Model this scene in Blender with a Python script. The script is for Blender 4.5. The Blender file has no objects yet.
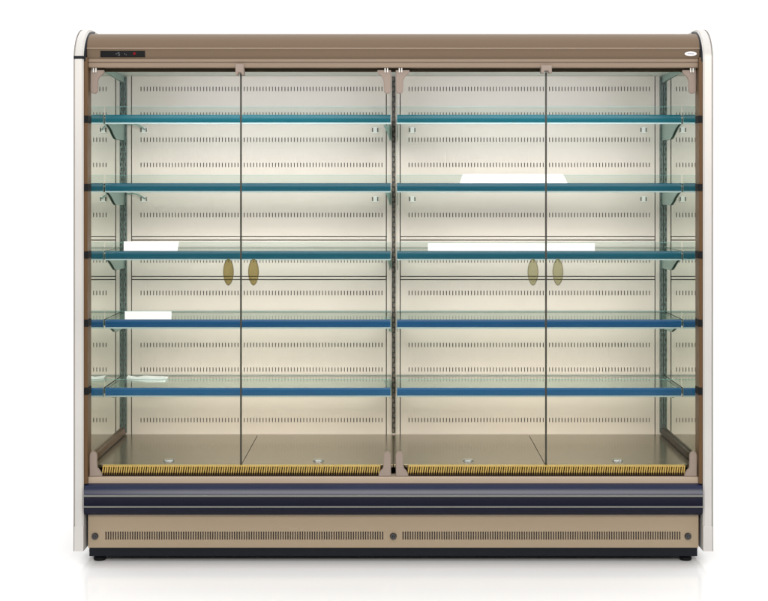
import bpy, bmesh, math, random
from mathutils import Vector, Matrix
random.seed(4)
S = bpy.context.scene
C = S.collection
R = math.radians

# ------------------------------------------------------------------ materials
def new_mat(name):
    m = bpy.data.materials.new(name); m.use_nodes = True
    nt = m.node_tree
    for n in list(nt.nodes): nt.nodes.remove(n)
    out = nt.nodes.new('ShaderNodeOutputMaterial')
    return m, nt, out

def paint(name, col, rough=0.4, metal=0.0, var=0.05, scale=(6, 6, 6), rvar=0.12, bump=0.0, bscale=200, spec=0.5, coat=0.0):
    """enamel / metal with a little procedural variation in tone, gloss and relief"""
    m, nt, out = new_mat(name)
    b = nt.nodes.new('ShaderNodeBsdfPrincipled')
    tc = nt.nodes.new('ShaderNodeTexCoord')
    mp = nt.nodes.new('ShaderNodeMapping'); mp.inputs['Scale'].default_value = scale
    nz = nt.nodes.new('ShaderNodeTexNoise'); nz.inputs['Scale'].default_value = 1.0
    nz.inputs['Detail'].default_value = 5
    nt.links.new(tc.outputs['Object'], mp.inputs['Vector'])
    nt.links.new(mp.outputs['Vector'], nz.inputs['Vector'])
    mx = nt.nodes.new('ShaderNodeMix'); mx.data_type = 'RGBA'
    mx.inputs[6].default_value = (*[c * (1 - var) for c in col], 1)
    mx.inputs[7].default_value = (*[min(1, c * (1 + var)) for c in col], 1)
    nt.links.new(nz.outputs['Fac'], mx.inputs[0])
    nt.links.new(mx.outputs[2], b.inputs['Base Color'])
    mr = nt.nodes.new('ShaderNodeMapRange')
    mr.inputs['To Min'].default_value = max(0.01, rough * (1 - rvar)); mr.inputs['To Max'].default_value = rough * (1 + rvar)
    nt.links.new(nz.outputs['Fac'], mr.inputs['Value'])
    nt.links.new(mr.outputs['Result'], b.inputs['Roughness'])
    b.inputs['Metallic'].default_value = metal
    b.inputs['Specular IOR Level'].default_value = spec
    b.inputs['Coat Weight'].default_value = coat
    if bump:
        n2 = nt.nodes.new('ShaderNodeTexNoise'); n2.inputs['Scale'].default_value = bscale
        nt.links.new(tc.outputs['Object'], n2.inputs['Vector'])
        bp = nt.nodes.new('ShaderNodeBump'); bp.inputs['Strength'].default_value = bump
        bp.inputs['Distance'].default_value = 0.001
        nt.links.new(n2.outputs['Fac'], bp.inputs['Height'])
        nt.links.new(bp.outputs['Normal'], b.inputs['Normal'])
    nt.links.new(b.outputs['BSDF'], out.inputs['Surface'])
    return m

def glass(name, tint, ior=1.5, refl=1.0, rough=0.0, body=0.0, bodycol=(0.5, 0.5, 0.5)):
    """thin sheet: tinted see-through mixed with a Fresnel reflection on its front faces"""
    m, nt, out = new_mat(name)
    tr = nt.nodes.new('ShaderNodeBsdfTransparent'); tr.inputs['Color'].default_value = (*tint, 1)
    gl = nt.nodes.new('ShaderNodeBsdfGlossy'); gl.inputs['Roughness'].default_value = rough
    fr = nt.nodes.new('ShaderNodeFresnel'); fr.inputs['IOR'].default_value = ior
    ge = nt.nodes.new('ShaderNodeNewGeometry')
    inv = nt.nodes.new('ShaderNodeMath'); inv.operation = 'SUBTRACT'; inv.inputs[0].default_value = 1
    nt.links.new(ge.outputs['Backfacing'], inv.inputs[1])
    mu = nt.nodes.new('ShaderNodeMath'); mu.operation = 'MULTIPLY'
    nt.links.new(fr.outputs['Fac'], mu.inputs[0]); nt.links.new(inv.outputs[0], mu.inputs[1])
    m2 = nt.nodes.new('ShaderNodeMath'); m2.operation = 'MULTIPLY'; m2.inputs[1].default_value = refl
    nt.links.new(mu.outputs[0], m2.inputs[0])
    src = tr.outputs[0]
    if body:
        df = nt.nodes.new('ShaderNodeBsdfDiffuse'); df.inputs['Color'].default_value = (*bodycol, 1)
        mb = nt.nodes.new('ShaderNodeMixShader'); mb.inputs[0].default_value = body
        nt.links.new(tr.outputs[0], mb.inputs[1]); nt.links.new(df.outputs[0], mb.inputs[2])
        src = mb.outputs[0]
    mix = nt.nodes.new('ShaderNodeMixShader')
    nt.links.new(m2.outputs[0], mix.inputs[0]); nt.links.new(src, mix.inputs[1]); nt.links.new(gl.outputs[0], mix.inputs[2])
    nt.links.new(mix.outputs[0], out.inputs['Surface'])
    return m

def glow(name, col, s):
    m, nt, out = new_mat(name)
    e = nt.nodes.new('ShaderNodeEmission'); e.inputs['Color'].default_value = (*col, 1); e.inputs['Strength'].default_value = s
    nt.links.new(e.outputs[0], out.inputs['Surface'])
    return m

M = dict(
    floor=paint('floor_white', (0.94, 0.94, 0.94), 0.12, var=0.01, scale=(1, 1, 1), spec=0.5),
    drop=paint('backdrop_white', (0.95, 0.95, 0.95), 0.9, var=0.01, scale=(1, 1, 1), spec=0.1),
    wall=paint('cream_enamel', (0.700, 0.622, 0.555), 0.33, var=0.04, scale=(3, 3, 3), bump=0.05),
    ceil=paint('ceiling_enamel', (0.70, 0.70, 0.66), 0.4),
    cavity=paint('cavity_dark', (0.15, 0.13, 0.11), 0.8),
    brown=paint('brown_fascia_paint', (0.165, 0.118, 0.080), 0.40, spec=0.10, var=0.03, scale=(2, 8, 8), bump=0.04, bscale=500),
    jamb=paint('brown_jamb_paint', (0.115, 0.062, 0.027), 0.34, spec=0.2, var=0.05),
    valance=paint('valance_paint', (0.035, 0.023, 0.010), 0.4, spec=0.2),
    tan=paint('tan_paint', (0.335, 0.258, 0.172), 0.42, var=0.025, scale=(2, 6, 6), bump=0.04, bscale=500),
    rosy=paint('tan_moulding', (0.265, 0.198, 0.145), 0.38, spec=0.3, var=0.03),
    sill=paint('sill_paint', (0.40, 0.315, 0.235), 0.40, var=0.03),
    plastic=paint('pinkish_plastic', (0.285, 0.225, 0.190), 0.45, spec=0.3, var=0.04),
    white=paint('white_end_panel', (0.575, 0.56, 0.54), 0.38, metal=0.22, spec=0.25, var=0.13, scale=(4, 4, 2.4)),
    navy=paint('navy_bumper', (0.006, 0.007, 0.018), 0.26, spec=0.16, var=0.15, scale=(3, 20, 20)),
    navysheen=paint('navy_bumper_sheen', (0.016, 0.021, 0.052), 0.22, spec=0.30, var=0.18, scale=(2.5, 10, 10)),  # overhead reflection on the bumper's top put into a lighter navy
    line=paint('bumper_bead', (0.20, 0.20, 0.18), 0.3),
    black=paint('black_plinth', (0.006, 0.008, 0.013), 0.4, spec=0.18),
    rubber=paint('black_rubber', (0.006, 0.006, 0.007), 0.6, spec=0.15),
    steel=paint('deck_steel', (0.25, 0.205, 0.125), 0.20, metal=0.75, var=0.06, scale=(1.2, 30, 4)),
    knob=paint('knob_metal', (0.06, 0.06, 0.062), 0.22, metal=0.6),
    chrome=paint('chrome', (0.40, 0.40, 0.38), 0.25, metal=1.0),
    mirror=paint('mirror', (0.80, 0.835, 0.785), 0.015, metal=1.0, var=0.004),
    upright=paint('grey_green_steel', (0.13, 0.175, 0.16), 0.42, metal=0.2),
    darkupright=paint('dark_steel', (0.035, 0.035, 0.030), 0.45),
    bracket=paint('bracket_grey_green', (0.27, 0.385, 0.34), 0.38, metal=0.2),
    teal=paint('teal_insert', (0.002, 0.085, 0.112), 0.28, spec=0.22, var=0.16, scale=(1.2, 3, 40)),
    petrol=paint('petrol_insert', (0.001, 0.074, 0.112), 0.28, spec=0.22, var=0.16, scale=(1.2, 3, 40)),
    blue=paint('blue_insert', (0.001, 0.060, 0.160), 0.28, spec=0.22, var=0.16, scale=(1.2, 3, 40)),
    azure=paint('azure_insert', (0.0005, 0.082, 0.205), 0.28, spec=0.22, var=0.16, scale=(1.2, 3, 40)),
    lip=paint('pale_rail_lip', (0.36, 0.47, 0.47), 0.3),
    patch=paint('reflection_white', (0.93, 0.93, 0.92), 0.5, var=0.01),  # white of the sheets that stand in for shelf reflections
    clip=paint('white_clip', (0.80, 0.79, 0.75), 0.4),
    yellow=paint('yellow_honeycomb', (0.52, 0.355, 0.085), 0.4, var=0.12, scale=(40, 40, 40)),
    yellowdark=paint('honeycomb_core', (0.24, 0.15, 0.035), 0.6),
    edge=paint('glass_edge', (0.16, 0.42, 0.40), 0.25),
    cutedge=paint('cut_glass_edge', (0.045, 0.13, 0.105), 0.2),
    pit=paint('grille_pit', (0.010, 0.005, 0.004), 0.8, spec=0.1),
    seal=paint('door_seal', (0.030, 0.028, 0.018), 0.4),
    glass=glass('door_glass', (0.985, 0.992, 0.985), 1.5, refl=0.5),
    shelfglass=glass('shelf_glass', (0.925, 0.962, 0.945), 1.5, refl=0.9),
    riser=glass('riser_glass', (0.905, 0.948, 0.937), 1.5, refl=0.5),
    amber=glass('amber_handle', (0.77, 0.70, 0.49), 1.45, refl=0.6, body=0.20, bodycol=(0.16, 0.135, 0.05)),
    olive=glass('olive_handle', (0.82, 0.81, 0.68), 1.45, refl=0.5, body=0.14, bodycol=(0.20, 0.19, 0.09)),
    amberrim=paint('amber_rim', (0.075, 0.065, 0.022), 0.3),
    trim=paint('grey_edge_trim', (0.30, 0.28, 0.26), 0.35),
    panel=paint('display_black', (0.005, 0.005, 0.006), 0.2, spec=0.1),
    led=glow('led_red', (0.8, 0.04, 0.06), 0.35),
    digit=glow('led_white', (0.75, 0.8, 0.8), 0.22),
    badge=paint('badge_white', (0.82, 0.82, 0.82), 0.2),
    script=paint('badge_script', (0.12, 0.10, 0.16), 0.4),
)

# ------------------------------------------------------------------ mesh helpers
def link(name, bm, mats, parent=None, smooth=False):
    me = bpy.data.meshes.new(name)
    bm.normal_update(); bm.to_mesh(me); bm.free()
    if not isinstance(mats, (list, tuple)): mats = [mats]
    for m in mats: me.materials.append(m)
    if smooth:
        for p in me.polygons: p.use_smooth = True
        me.set_sharp_from_angle(angle=R(24))
    o = bpy.data.objects.new(name, me); C.objects.link(o)
    if parent: o.parent = parent
    return o

def bx(bm, x0, x1, y0, y1, z0, z1, bev=0.0, mi=0, seg=2):
    r = bmesh.ops.create_cube(bm, size=1.0)
    vs = r['verts']
    for v in vs:
        v.co = Vector(((x0 + x1) / 2 + v.co.x * (x1 - x0), (y0 + y1) / 2 + v.co.y * (y1 - y0), (z0 + z1) / 2 + v.co.z * (z1 - z0)))
    fs = set(f for v in vs for f in v.link_faces)
    for f in fs: f.material_index = mi
    if bev:
        es = set(e for v in vs for e in v.link_edges)
        g = bmesh.ops.bevel(bm, geom=list(es), offset=bev, segments=seg, affect='EDGES', profile=0.6)
        for f in g['faces']: f.material_index = mi
    return bm

def box(*a, **k):
    bm = bmesh.new(); bx(bm, *a, **k); return bm

def quad(bm, pts, mi=0):
    f = bm.faces.new([bm.verts.new(p) for p in pts]); f.material_index = mi; return f

def extrude_profile(pts, x0, x1, mi=None, closed=True):
    """profile of (y, z) extruded along X; mi = material index per edge"""
    bm = bmesh.new()
    a = [bm.verts.new((x0, p[0], p[1])) for p in pts]; b = [bm.verts.new((x1, p[0], p[1])) for p in pts]
    n = len(pts)
    for i in range(n if closed else n - 1):
        j = (i + 1) % n
        f = bm.faces.new((a[i], a[j], b[j], b[i]))
        if mi: f.material_index = mi[i]
    if closed:
        bm.faces.new(a[::-1]); bm.faces.new(b)
    bmesh.ops.recalc_face_normals(bm, faces=bm.faces[:])
    return bm

def prism_xz(pts, y0, y1, bev=0.0):
    """outline of (x, z) given a thickness along Y"""
    bm = bmesh.new()
    a = [bm.verts.new((p[0], y0, p[1])) for p in pts]; b = [bm.verts.new((p[0], y1, p[1])) for p in pts]
    n = len(pts)
    bm.faces.new(a); bm.faces.new(b[::-1])
    for i in range(n):
        j = (i + 1) % n
        bm.faces.new((a[j], a[i], b[i], b[j]))
    bmesh.ops.recalc_face_normals(bm, faces=bm.faces[:])
    if bev:
        es = [e for e in bm.edges if abs(e.verts[0].co.y - y0) < 1e-6 and abs(e.verts[1].co.y - y0) < 1e-6]
        bmesh.ops.bevel(bm, geom=es, offset=bev, segments=2, affect='EDGES')
    return bm

def prism_yz(pts, x0, x1):
    return extrude_profile(pts, x0, x1)

def tube(bm, pts, r, n=8):
    rings = []
    for i, p in enumerate(pts):
        p = Vector(p)
        d = (Vector(pts[min(i + 1, len(pts) - 1)]) - Vector(pts[max(i - 1, 0)])).normalized()
        u = d.orthogonal().normalized(); w = d.cross(u)
        rings.append([bm.verts.new(p + r * (math.cos(2 * math.pi * k / n) * u + math.sin(2 * math.pi * k / n) * w)) for k in range(n)])
    for i in range(len(rings) - 1):
        for k in range(n):
            bm.faces.new((rings[i][k], rings[i][(k + 1) % n], rings[i + 1][(k + 1) % n], rings[i + 1][k]))
    bm.faces.new(rings[0][::-1]); bm.faces.new(rings[-1])
    bmesh.ops.recalc_face_normals(bm, faces=bm.faces[:])

def perforated(x0, x1, z0, z1, y, rows, xs, w, h, t=0.0025):
    """sheet in the XZ plane facing -Y, with real slots at xs in each row (z centres)"""
    bm = bmesh.new()
    def q(a, b, c, d): quad(bm, [(a, y, c), (b, y, c), (b, y, d), (a, y, d)])
    z = z0
    for r in sorted(rows):
        lo, hi = r - h / 2, r + h / 2
        q(x0, x1, z, lo)
        x = x0
        for s in xs:
            a, b = s - w / 2, s + w / 2
            q(x, a, lo, hi)
            quad(bm, [(a, y, lo), (a, y, hi), (a, y + t, hi), (a, y + t, lo)])
            quad(bm, [(b, y, hi), (b, y, lo), (b, y + t, lo), (b, y + t, hi)])
            quad(bm, [(b, y, lo), (a, y, lo), (a, y + t, lo), (b, y + t, lo)])
            quad(bm, [(a, y, hi), (b, y, hi), (b, y + t, hi), (a, y + t, hi)])
            x = b
        q(x, x1, lo, hi)
        z = hi
    q(x0, x1, z, z1)
    T = 0.008
    quad(bm, [(x0, y, z1), (x0, y + T, z1), (x0, y + T, z0), (x0, y, z0)][::-1])
    quad(bm, [(x1, y, z0), (x1, y + T, z0), (x1, y + T, z1), (x1, y, z1)][::-1])
    quad(bm, [(x0, y, z0), (x0, y + T, z0), (x1, y + T, z0), (x1, y, z0)][::-1])
    quad(bm, [(x0, y, z1), (x1, y, z1), (x1, y + T, z1), (x0, y + T, z1)][::-1])
    return bm

def thing(name, label, cat, loc=(0, 0, 0), group=None):
    o = bpy.data.objects.new(name, None); C.objects.link(o)
    o.location = loc; o['label'] = label; o['category'] = cat
    if group: o['group'] = group
    return o

# ------------------------------------------------------------------ studio floor and backdrop
def structure(o): o['kind'] = 'structure'; return o
bm = bmesh.new(); quad(bm, [(-9, -10, 0), (9, -10, 0), (9, 1.6, 0), (-9, 1.6, 0)])
structure(link('floor', bm, M['floor']))
pts = [(1.6, 0.0)] + [(1.6 + 1.6 * math.sin(t * math.pi / 32), 1.6 - 1.6 * math.cos(t * math.pi / 32)) for t in range(1, 17)] + [(3.2, 6.5)]
structure(link('backdrop', extrude_profile(pts, -9, 9, closed=False), M['drop'], smooth=True))

# ------------------------------------------------------------------ the fridge
F = thing('display_fridge', 'wide tan and brown glass door display fridge with ten glass shelves on white floor', 'fridge')

W = 1.25
# shell -------------------------------------------------------------------------------------------
link('rear_wall', box(-1.257, 1.257, 0.03, 0.10, 0.062, 2.16), M['cavity'], F)
link('roof', box(-1.257, 1.257, -0.44, 0.10, 2.161, 2.176), M['brown'], F)
link('ceiling_panel', box(-1.248, 1.248, -0.70, 0.028, 2.052, 2.060), M['ceil'], F)
link('valance', box(-1.243, 1.243, -0.716, -0.701, 2.0095, 2.085, bev=0.002), M['valance'], F)

# back panels ---------------------------------------------------------------------------------------
rows_top = [1.991, 1.873, 1.7556, 1.639, 1.523, 1.407]
rows_mid = [1.196]
rows_low = [1.0457, 0.930, 0.805, 0.691, 0.573, 0.457]
bay = [(-1.211, -0.0345, [-1.169 + i * 0.0145 for i in range(78)]), (0.0345, 1.211, [0.073 + i * 0.01447 for i in range(78)])]
for x0, x1, xs in bay:
    link('back_panel', perforated(x0, x1, 1.3085, 2.051, 0.0, rows_top, xs, 0.0039, 0.0205), M['wall'], F)
    link('back_panel', perforated(x0, x1, 1.1245, 1.2885, 0.0, rows_mid, xs, 0.0039, 0.0205), M['wall'], F)
    link('back_panel', perforated(x0, x1, 0.380, 1.1055, 0.0, rows_low, xs, 0.0039, 0.0205), M['wall'], F)
    link('joint_strip', box(x0, x1, -0.001, 0.008, 1.2925, 1.3045, bev=0.002), M['wall'], F)
    link('joint_strip', box(x0, x1, -0.001, 0.008, 1.1095, 1.1205, bev=0.002), M['wall'], F)
for a, b in ((-1.2495, -1.2155), (-0.030, 0.030), (1.2155, 1.2495)):
    link('filler_panel', box(a, b, 0.0, 0.008, 0.38, 2.051), M['wall'], F)

# slotted uprights: real oblong slots, alternately offset
def upright(xc, w, mat, z0=0.40, z1=2.05, back='cavity', hole=1.0):
    bm = bmesh.new()
    z = z0; p = 0.0232; hw = 0.0042 * hole; hh = 0.007 * hole
    y = -0.011
    k = 0
    while z + p < z1:
        o = (0.0028 if k % 2 else -0.0028) * (w / 0.022)
        xa, xb = xc - w / 2, xc + w / 2
        sa, sb = xc + o - hw * w / 0.022, xc + o + hw * w / 0.022
        za, zb = z + p / 2 - hh, z + p / 2 + hh
        for (a, b, c, d) in ((xa, xb, z, za), (xa, sa, za, zb), (sb, xb, za, zb), (xa, xb, zb, z + p)):
            quad(bm, [(a, y, c), (b, y, c), (b, y, d), (a, y, d)])
        for (a, b) in ((sa, 1), (sb, -1)):
            quad(bm, [(a, y, za), (a, y, zb), (a, y + 0.002, zb), (a, y + 0.002, za)][::b])
        z += p; k += 1
    for a, s in ((xc - w / 2, 1), (xc + w / 2, -1)):
        quad(bm, [(a, y, z0), (a, y, z), (a, -0.0005, z), (a, -0.0005, z0)][::s])
    quad(bm, [(xc - w / 2, -0.002, z0), (xc + w / 2, -0.002, z0), (xc + w / 2, -0.002, z), (xc - w / 2, -0.002, z)], 1)
    return link('slotted_upright', bm, [mat, M[back]], F)
upright(-1.2410, 0.0145, M['upright']); upright(1.2410, 0.0145, M['upright']); upright(0.002, 0.016, M['darkupright'], back='sill', hole=1.12)

# mirrored sides -------------------------------------------------------------------------------------
for s in (-1, 1):
    a, b = sorted((s * W, s * (W + 0.006)))
    link('side_mirror', box(a, b, -0.72, 0.0, 0.385, 2.0515), M['mirror'], F)
    # skirting bar along the foot of the mirror and grey-green bar under its top
    a, b = sorted((s * (W - 0.013), s * (W - 0.0008)))
    link('side_rail', box(a, b, -0.70, -0.014, 0.396, 0.424, bev=0.002), M['jamb' if s < 0 else 'valance'], F)
    pts = [(-0.013, 2.019), (-0.013, 2.0515), (-0.60, 2.0515), (-0.60, 2.045), (-0.42, 2.034)]
    a, b = sorted((s * (W - 0.006), s * (W - 0.0008)))
    link('top_gusset', prism_yz(pts, a, b), M['bracket'], F)

# deck: four steel pans, each with a chromed finger hole plate
ex = [-1.2495, -0.6262, 0.0, 0.6262, 1.2495]
for i in range(4):
    d = link('deck_pan', box(ex[i] + 0.0012, ex[i + 1] - 0.0012, -0.715, -0.003, 0.380, 0.3915, bev=0.0012), M['steel'], F)
    xc = (ex[i] + ex[i + 1]) / 2
    bm = bmesh.new()
    bmesh.ops.create_cone(bm, cap_ends=True, segments=28, radius1=0.024, radius2=0.020, depth=0.006)
    bmesh.ops.translate(bm, verts=bm.verts, vec=(xc, -0.63, 0.3948))
    link('finger_plate', bm, M['chrome'], d)

# honeycomb air grille: thin yellow fins above a dark toothed slot
for x0, x1 in ((-1.190, -0.060), (0.062, 1.190)):
    bm = bmesh.new()
    n = 118; p = (x1 - x0) / n
    for i in range(n + 1):
        x = x0 + i * p
        sk = 0.0042 if i % 2 else 0.0030
        vs0 = len(bm.verts)
        r = bmesh.ops.create_cube(bm, size=1.0)
        for v in r['verts']:
            u, vv, w = v.co
            v.co = Vector((x + u * 0.0044 + (sk if w > 0 else 0), -0.7385 + vv * 0.030, 0.3655 + (w + 0.5) * 0.0255))
        bx(bm, x - 0.0009, x + 0.0009, -0.757, -0.7545, 0.3575, 0.3655, mi=2)
    bx(bm, x0, x1 + 0.006, -0.7535, -0.722, 0.3905, 0.3935, mi=0)
    bx(bm, x0 - 0.004, x1 + 0.010, -0.7225, -0.7165, 0.353, 0.3905, mi=2)
    bx(bm, x0, x1, -0.7533, -0.723, 0.3535, 0.3652, mi=1)
    bx(bm, x0, x1, -0.7270, -0.7228, 0.3654, 0.3903, mi=2)
    link('honeycomb_grille', bm, [M['yellow'], M['pit'], M['yellowdark']], F)

# sill, bumper, kick panel, plinth, feet --------------------------------------------------------------
link('sill', extrude_profile([(-0.70, 0.3525), (-0.772, 0.3525), (-0.776, 0.349), (-0.777, 0.322), (-0.70, 0.322)], -1.2475, 1.2475), M['sill'], F)

bp = [(-0.742, 0.3275), (-0.782, 0.3275), (-0.797, 0.321), (-0.806, 0.306), (-0.811, 0.2865),
      (-0.8150, 0.2850), (-0.8150, 0.2810), (-0.811, 0.2795),
      (-0.809, 0.262), (-0.812, 0.2425), (-0.8155, 0.2410), (-0.8155, 0.2375), (-0.811, 0.236),
      (-0.806, 0.216), (-0.794, 0.2035), (-0.742, 0.2035)]
mi = [1, 1, 1, 1, 2, 2, 2, 0, 0, 2, 2, 2, 0, 0, 0, 0]
link('bumper', extrude_profile(bp, -1.2545, 1.2545, mi), [M['navy'], M['navysheen'], M['line']], F, smooth=True)

kxs = [[-1.1745 + i * 0.00992 for i in range(115)], [0.0400 + i * 0.00992 for i in range(115)]]
k = link('kick_panel', perforated(-1.2475, 1.2475, 0.0615, 0.2030, -0.762, [0.1105], kxs[0] + kxs[1], 0.0052, 0.033, t=0.004), M['tan'], F)
link('duct_wall', box(-1.2475, 1.2475, -0.741, -0.735, 0.065, 0.30), M['cavity'], F)
for xc in (-1.2195, 0.0, 1.2045):
    bm = bmesh.new()
    bmesh.ops.create_cone(bm, cap_ends=True, segments=24, radius1=0.0145, radius2=0.0115, depth=0.010, matrix=Matrix.Translation((xc, -0.7675, 0.108)) @ Matrix.Rotation(R(90), 4, 'X'))
    bmesh.ops.create_uvsphere(bm, u_segments=12, v_segments=8, radius=0.006, matrix=Matrix.Translation((xc, -0.772, 0.108)))
    link('knob', bm, M['knob'], k, smooth=True)
link('plinth', box(-1.2465, 1.2465, -0.748, 0.09, 0.022, 0.0612, bev=0.003), M['black'], F)
for xc in (-1.209, 1.204):
    for yc in (-0.715, 0.03):
        bm = bmesh.new()
        prof = [(0.0, 0.0), (0.022, 0.0), (0.0255, 0.004), (0.0255, 0.013), (0.020, 0.017), (0.012, 0.019), (0.012, 0.0225), (0, 0.0225)]
        n = 24
        rings = [[bm.verts.new((xc + r * math.cos(2 * math.pi * i / n), yc + r * math.sin(2 * math.pi * i / n), z)) for i in range(n)] for r, z in prof[1:-1]]
        for a, b in zip(rings, rings[1:]):
            for i in range(n): bm.faces.new((a[i], a[(i + 1) % n], b[(i + 1) % n], b[i]))
        bm.faces.new(rings[0][::-1]); bm.faces.new(rings[-1])
        link('foot', bm, M['rubber'], F)

# end panels -----------------------------------------------------------------------------------------
prof = [(0.11, 0.057), (-0.80, 0.057), (-0.80, 2.050)]
prof += [(-0.62 - 0.18 * math.cos(R(t)), 2.050 + 0.142 * math.sin(R(t))) for t in range(6, 91, 6)]
prof += [(0.11, 2.192)]
for s in (-1, 1):
    a, b = sorted((s * 1.2585, s * 1.2975))
    bm = extrude_profile(prof, a, b)
    es = [e for e in bm.edges if len(e.link_faces) == 2 and abs(e.verts[0].co.x - e.verts[1].co.x) < 1e-6]
    bmesh.ops.bevel(bm, geom=es, offset=0.005, segments=3, affect='EDGES')
    ep = link('end_panel', bm, M['white'], F, smooth=True)
    # brown inner jamb, dark blocks on it stand in for rail reflections
    a, b = sorted((s * 1.2432, s * 1.2575))
    link('jamb', box(a, b, -0.793, -0.722, 0.329, 2.062, bev=0.0015), M['jamb'], F)
    # dark gasket line round the canopy end
    gp = [(-0.612 - 0.183 * math.cos(R(t)), 2.046 + 0.139 * math.sin(R(t))) for t in range(0, 91, 6)]
    gi = [(-0.612 - 0.160 * math.cos(R(t)), 2.046 + 0.120 * math.sin(R(t))) for t in range(90, -1, -6)]
    a, b = sorted((s * 1.2510, s * 1.2580))
    link('end_gasket', extrude_profile(gp + gi, a, b), M['black'], F)
    if s < 0:
        link('joint_band', box(-1.2990, -1.2565, -0.8012, -0.70, 2.0545, 2.0675, bev=0.003), M['black'], ep)
    a, b = sorted((s * 1.2962, s * 1.2986))
    tp = [(y * 1.0012 if y < 0 else y, z + (0.0008 if z > 1 else -0.0006)) for y, z in prof]
    link('edge_trim', extrude_profile(tp, a, b), M['trim'], ep)
    # lower corner cap
    a, b = sorted((s * 1.2580, s * 1.2960))
    link('corner_cap', box(a, b, -0.8012, -0.70, 0.0562, 0.158, bev=0.002), M['white'], ep)

# canopy fascia --------------------------------------------------------------------------------------
fp = [(-0.735, 2.0225), (-0.766, 2.0225), (-0.770, 2.026), (-0.7715, 2.0405), (-0.767, 2.0418), (-0.767, 2.0440), (-0.773, 2.0452),
      (-0.7745, 2.0565), (-0.765, 2.0592), (-0.7690, 2.0970), (-0.7745, 2.0988), (-0.7745, 2.1015), (-0.7700, 2.1035),
      (-0.7685, 2.1095), (-0.7655, 2.1180), (-0.7615, 2.1260), (-0.7565, 2.1335), (-0.7500, 2.1405), (-0.7420, 2.1470), (-0.7330, 2.1530), (-0.7225, 2.1585), (-0.7100, 2.1635), (-0.6980, 2.1668), (-0.6850, 2.1690), (-0.442, 2.1745), (-0.442, 2.150), (-0.735, 2.10)]
fm = [1] * 7 + [0, 0, 1, 1, 1] + [0] * (len(fp) - 12)  # lighter moulding paint on the upper ridge also carries its crease highlight
fas = link('fascia', extrude_profile(fp, -1.2505, 1.2505, fm), [M['brown'], M['rosy']], F, smooth=True)
def lean(z): return -0.765 - (z - 2.0592) * 0.106     # front of the flat band at height z
disp = link('control_display', box(-1.196, -1.0135, lean(2.078) - 0.004, lean(2.078) + 0.004, 2.0655, 2.0905, bev=0.002), M['panel'], F)
yf = lean(2.078) - 0.0045
bm = bmesh.new()
for (x, z, w, h) in ((-1.1305, 2.078, .006, .0022), (-1.1205, 2.0845, .007, .0022), (-1.1205, 2.078, .007, .0022), (-1.1205, 2.0715, .007, .0022),
                     (-1.1240, 2.0815, .002, .006), (-1.1168, 2.0748, .002, .006), (-1.096, 2.078, .004, .003), (-1.090, 2.0745, .003, .003)):
    bx(bm, x - w / 2, x + w / 2, yf, yf + 0.001, z - h / 2, z + h / 2)
link('digit', bm, M['digit'], disp)
bm = bmesh.new()
bmesh.ops.create_cone(bm, cap_ends=True, segments=16, radius1=0.0055, radius2=0.0055, depth=0.002, matrix=Matrix.Translation((-1.0565, yf, 2.0795)) @ Matrix.Rotation(R(90), 4, 'X'))
link('indicator_lamp', bm, M['led'], disp)
def ellipse(xc, zc, a, b, n=32): return [(xc + a * math.cos(2 * math.pi * i / n), zc + b * math.sin(2 * math.pi * i / n)) for i in range(n)]
bd = link('badge', prism_xz(ellipse(1.214, 2.0785, 0.0245, 0.0095), yf - 0.001, yf + 0.006, bev=0.0012), M['badge'], F)
bm = bmesh.new()
for i in range(7):
    x = 1.202 + i * 0.0038
    bx(bm, x - 0.0014, x + 0.0014, yf - 0.0018, yf - 0.0011, 2.0768 - (0.0006 if i % 2 else 0), 2.0792 + (0.0012 if i in (0, 3) else 0))
link('lettering', bm, M['script'], bd)

# doors -----------------------------------------------------------------------------------------------
def vesica(xc, zc, a, b, n=20):
    pts = []
    for i in range(2 * n):
        t = 2 * math.pi * i / (2 * n)
        pts.append((xc + a * math.copysign(abs(math.cos(t)) ** 1.15, math.cos(t)), zc + b * math.sin(t)))
    return pts
doors = [(-1.2415, -0.6293, 1, -0.677), (-0.6232, -0.0085, -1, -0.574), (0.0085, 0.6247, 1, 0.5735), (0.6308, 1.2415, -1, 0.676)]
for x0, x1, side, hx in doors:
    d = link('glass_door', box(x0, x1, -0.731, -0.725, 0.374, 2.010, bev=0.0008, seg=1), M['glass'], F)
    a, b = (x1 - 0.0004, x1 + 0.0026) if side > 0 else (x0 - 0.0026, x0 + 0.0004)
    link('edge_seal', box(a, b, -0.7325, -0.7235, 0.374, 2.006), M['seal'], d)
    h = link('handle', prism_xz(vesica(hx, 1.186, 0.0205, 0.054), -0.7385, -0.7322, bev=0.003), M['amber' if hx < 0 else 'olive'], d)
    bm = bmesh.new()
    o_ = vesica(hx, 1.186, 0.0218, 0.0555); i_ = vesica(hx, 1.186, 0.0200, 0.0530)
    n = len(o_)
    A = [bm.verts.new((p[0], -0.7382, p[1])) for p in o_]; B = [bm.verts.new((p[0], -0.7382, p[1])) for p in i_]
    A2 = [bm.verts.new((p[0], -0.7320, p[1])) for p in o_]
    for i in range(n):
        j = (i + 1) % n
        bm.faces.new((A[i], A[j], B[j], B[i])); bm.faces.new((A[j], A[i], A2[i], A2[j]))
    bmesh.ops.recalc_face_normals(bm, faces=bm.faces[:])
    link('handle_rim', bm, M['amberrim'], d)

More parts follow.
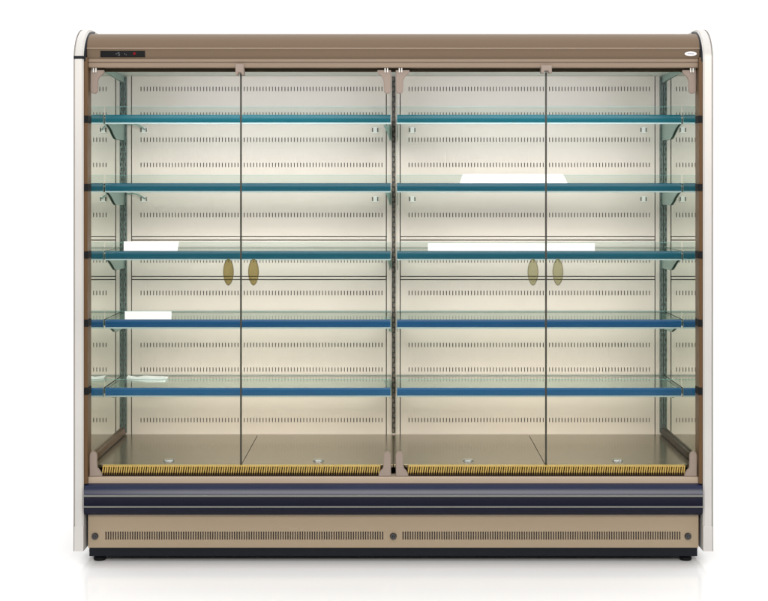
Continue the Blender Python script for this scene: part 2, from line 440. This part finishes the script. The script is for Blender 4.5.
top = [(0, 0.006), (0.055, 0.006), (0.056, -0.003), (0.052, -0.010), (0.040, -0.019), (0.033, -0.030), (0.030, -0.043), (0.0295, -0.080), (0.026, -0.087), (0.020, -0.0905), (0.009, -0.0905), (0.003, -0.087), (0, -0.080)]
bot = [(0, 0), (0.051, 0), (0.049, 0.013), (0.040, 0.027), (0.033, 0.034), (0.0305, 0.048), (0.0300, 0.088), (0.026, 0.096), (0.019, 0.1025), (0.010, 0.1025), (0.003, 0.096), (0, 0.088)]
for xe, s in ((-1.2405, 1), (-0.0095, -1), (0.0105, 1), (1.2405, -1)):
    hb = link('hinge_bracket', prism_xz([(xe + s * u, 2.0085 + v) for u, v in top], -0.750, -0.736, bev=0.0025), M['plastic'], F)
    bm = bmesh.new()
    for u in (0.014, 0.024):
        bx(bm, xe + s * u - 0.0022, xe + s * u + 0.0022, -0.760, -0.7505, 2.004, 2.0215)
    link('hinge_pin', bm, M['clip'], hb)
    link('hinge_bracket', prism_xz([(xe + s * u, 0.3530 + v) for u, v in bot], -0.768, -0.757, bev=0.0025), M['plastic'], F)
for xc, w, z0, z1 in ((-0.6263, 0.0345, 1.9925, 2.0380), (0.6245, 0.0440, 2.0000, 2.0325)):
    p = [(xc - w / 2, z1), (xc - w / 2, z0), (xc - w / 4, z0), (xc - w / 6, z0 + 0.009), (xc + w / 6, z0 + 0.009), (xc + w / 4, z0), (xc + w / 2, z0), (xc + w / 2, z1)]
    link('door_catch', prism_xz(p, -0.7800, -0.7335, bev=0.002), M['plastic'], F)

# shelves ---------------------------------------------------------------------------------------------
tops = [1.848, 1.552, 1.259, 0.963, 0.668]
ins = ['teal', 'petrol', 'petrol', 'blue', 'azure']
arm = [(-0.012, -0.014), (-0.012, -0.097), (-0.190, -0.097), (-0.212, -0.094), (-0.245, -0.083), (-0.285, -0.067), (-0.33, -0.051), (-0.375, -0.0405), (-0.410, -0.036), (-0.410, -0.014)]
slim = [(y, z * 0.80) for y, z in arm]
for zt, im in zip(tops, ins):
    for x0, x1, ends in ((-1.2468, -0.0105, (-1.2455, -0.0190)), (0.0145, 1.2468, (0.0190, 1.2425))):
        bm = box(x0, x1, -0.419, -0.010, zt - 0.009, zt)
        bm.normal_update()
        for f in bm.faces:
            if abs(f.normal.x) > 0.9 or f.normal.y > 0.9: f.material_index = 1
        sh = link('glass_shelf', bm, [M['shelfglass'], M['cutedge']], F)
        bm = bmesh.new()
        bx(bm, x0, x1, -0.4315, -0.4195, zt - 0.0400, zt - 0.0012, bev=0.0012)
        rail = link('price_rail', bm, M['lip'], sh)
        cp = [(-0.4310, zt - 0.0345), (-0.4310, zt + 0.0002)] + [(-0.4318 - 0.0026 * math.sin(math.pi * (t + 0.5) / 11) ** 0.8, zt + 0.0002 - 0.0347 * (t + 0.5) / 11) for t in range(11)]
        link('rail_insert', extrude_profile(cp, x0 + 0.0015, x1 - 0.0015), M[im], sh, smooth=True)
        bm = box(x0, x1, -0.4250, -0.4205, zt, zt + 0.0345, bev=0.0006, seg=1)
        bx(bm, x0, x1, -0.4250, -0.4205, zt + 0.0347, zt + 0.0358, mi=1)
        link('glass_riser', bm, [M['riser'], M['edge']], sh)
        for xb in ends:
            link('shelf_bracket', prism_yz([(y, zt + z) for y, z in (arm if zt > 1 else slim)], xb, xb + 0.003), M['bracket'], sh)

# small gussets between the left bay's shelves and the centre upright
for sh, zt in zip([o for o in F.children if o.name.startswith('glass_shelf')][::2], tops):
    link('gusset_plate', prism_xz([(-0.046, zt - 0.026), (-0.0085, zt - 0.026), (-0.0085, zt - 0.100), (-0.018, zt - 0.090), (-0.029, zt - 0.058)], -0.014, -0.011), M['bracket'], sh)

# dark blocks standing in for the rails' reflections on the jambs
for zt in tops:
    for s in (-1, 1):
        zz = 1.523 + (zt - 1.523) * 0.937
        a, b = sorted((s * 1.2405, s * 1.2570))
        link('jamb_reflection', box(a, b, -0.7955, -0.730, zz - 0.032, zz - 0.002, bev=0.002), M['rubber'], F)

# small white sockets on the back wall, two with a short curved tube
for z in (1.801, 1.481):
    for xc in (-1.155, -0.083, 0.089, 1.160):
        bm = bmesh.new()
        bx(bm, xc - 0.016, xc + 0.016, -0.005, -0.0005, z - 0.014, z + 0.014, bev=0.001)
        for o in (-0.013, 0.011):
            bx(bm, xc + o - 0.003, xc + o + 0.003, -0.0056, -0.0045, z - 0.010, z + 0.010, mi=1)
        so = link('wall_socket', bm, [M['clip'], M['cavity']], F)
        if xc < -1:
            bm = bmesh.new()
            tube(bm, [(xc + 0.004, -0.008, z + 0.002), (xc - 0.004, -0.020, z + 0.010), (xc - 0.020, -0.030, z + 0.020), (xc - 0.045, -0.030, z + 0.026), (xc - 0.075, -0.016, z + 0.024)], 0.0036)
            link('curved_tube', bm, M['bracket'], so, smooth=True)

# ------------------------------------------------------------------ white sheets standing in for reflections in the shelf glass
def patch(x0, x1, zt, h, label, skew0=0.0, skew1=0.0):
    """card standing in for a reflection, on the rail, leaning against the glass riser"""
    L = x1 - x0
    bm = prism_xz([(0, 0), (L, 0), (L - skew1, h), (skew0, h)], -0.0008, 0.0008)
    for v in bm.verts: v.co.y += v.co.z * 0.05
    o = link('reflection_patch', bm, M['patch'])
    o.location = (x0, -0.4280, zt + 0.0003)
    o['label'] = label; o['category'] = 'patch'; o['group'] = 'white reflection patches on the shelves'
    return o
patch(-1.1665, -0.934, 1.259, 0.0415, 'white reflection card with slanted right end, on middle shelf left of the oval handles', 0, -0.006)
patch(0.288, 0.7540, 1.552, 0.0390, 'white reflection card with both ends slanted, on second shelf from top', 0.014, 0.020)
patch(0.150, 0.8720, 1.259, 0.0325, 'longest white reflection card, square ended, on middle shelf above two oval handles')
patch(-1.1620, -0.9600, 0.963, 0.0345, 'white square ended reflection card on the fourth shelf from the top')
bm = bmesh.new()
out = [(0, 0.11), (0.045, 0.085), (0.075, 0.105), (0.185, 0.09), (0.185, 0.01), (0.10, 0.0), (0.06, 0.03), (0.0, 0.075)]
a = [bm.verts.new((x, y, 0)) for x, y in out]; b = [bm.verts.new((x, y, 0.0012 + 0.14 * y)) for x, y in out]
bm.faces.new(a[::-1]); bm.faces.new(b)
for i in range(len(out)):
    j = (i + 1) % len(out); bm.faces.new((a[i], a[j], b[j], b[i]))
o = link('reflection_patch', bm, M['patch']); o.location = (-1.200, -0.262, 0.6683)
o['label'] = 'small irregular white reflection card lying flat on the lowest glass shelf'; o['category'] = 'patch'; o['group'] = 'white reflection patches on the shelves'

# ------------------------------------------------------------------ light
w = bpy.data.worlds.new('World'); S.world = w; w.use_nodes = True
bgn = w.node_tree.nodes['Background']; bgn.inputs[0].default_value = (1, 1, 1, 1); bgn.inputs[1].default_value = 0.26
def area(name, loc, target, sx, sy, power, col=(1, 1, 1)):
    l = bpy.data.lights.new(name, 'AREA'); l.shape = 'RECTANGLE'; l.size = sx; l.size_y = sy; l.energy = power; l.color = col
    o = bpy.data.objects.new(name, l); C.objects.link(o); o.location = loc
    o.rotation_euler = (Vector(target) - Vector(loc)).to_track_quat('-Z', 'Y').to_euler()
    return o
area('overhead_softbox', (0, -1.2, 6.0), (0, -1.2, 0), 12, 9, 500)
area('front_softbox', (0.4, -9.0, 4.3), (0, 0, 0.9), 7, 2.2, 500, (1.0, 0.955, 0.90))
for xb in (-0.622, 0.622):
    area('canopy_lamp', (xb, -0.655, 2.04), (xb, -0.20, 1.0), 0.95, 0.05, 3.9, (0.90, 0.89, 1.0))
    for i, zt in enumerate(tops):          # unseen fill lights added behind the price rails to brighten the interior
        f = i / 4
        area('added_shelf_fill', (xb + 0.03, -0.412, zt - 0.034), (xb + 0.03, -0.08, zt - 0.26), 0.86, 0.008, [0.60, 0.56, 0.44, 0.58, 1.05][i],
             (0.90 + 0.10 * f, 0.87 + 0.0 * f, 1.0 - 0.26 * f))
for sx in (-1, 1):                         # low lamps washing the white floor and backdrop on both sides
    area('floor_wash', (sx * 4.6, 0.2, 3.6), (sx * 1.9, -0.6, 0.0), 2.5, 2.5, 38)

# ------------------------------------------------------------------ camera
cam = bpy.data.cameras.new('camera'); co = bpy.data.objects.new('camera', cam); C.objects.link(co)
co.location = (0, -6.46, 1.523); co.rotation_euler = (R(90), 0, 0)
cam.sensor_fit = 'HORIZONTAL'; cam.sensor_width = 36; cam.lens = 65.34
cam.shift_x = -0.0121; cam.shift_y = -0.1439
cam.clip_start = 0.05; cam.clip_end = 200
S.camera = co
S.render.engine = 'CYCLES'
S.cycles.max_bounces = 14; S.cycles.transparent_max_bounces = 40; S.cycles.glossy_bounces = 8; S.cycles.diffuse_bounces = 6
S.view_settings.view_transform = 'Standard'; S.view_settings.look = 'None'
S.view_settings.exposure = 0.0; S.view_settings.gamma = 1.0
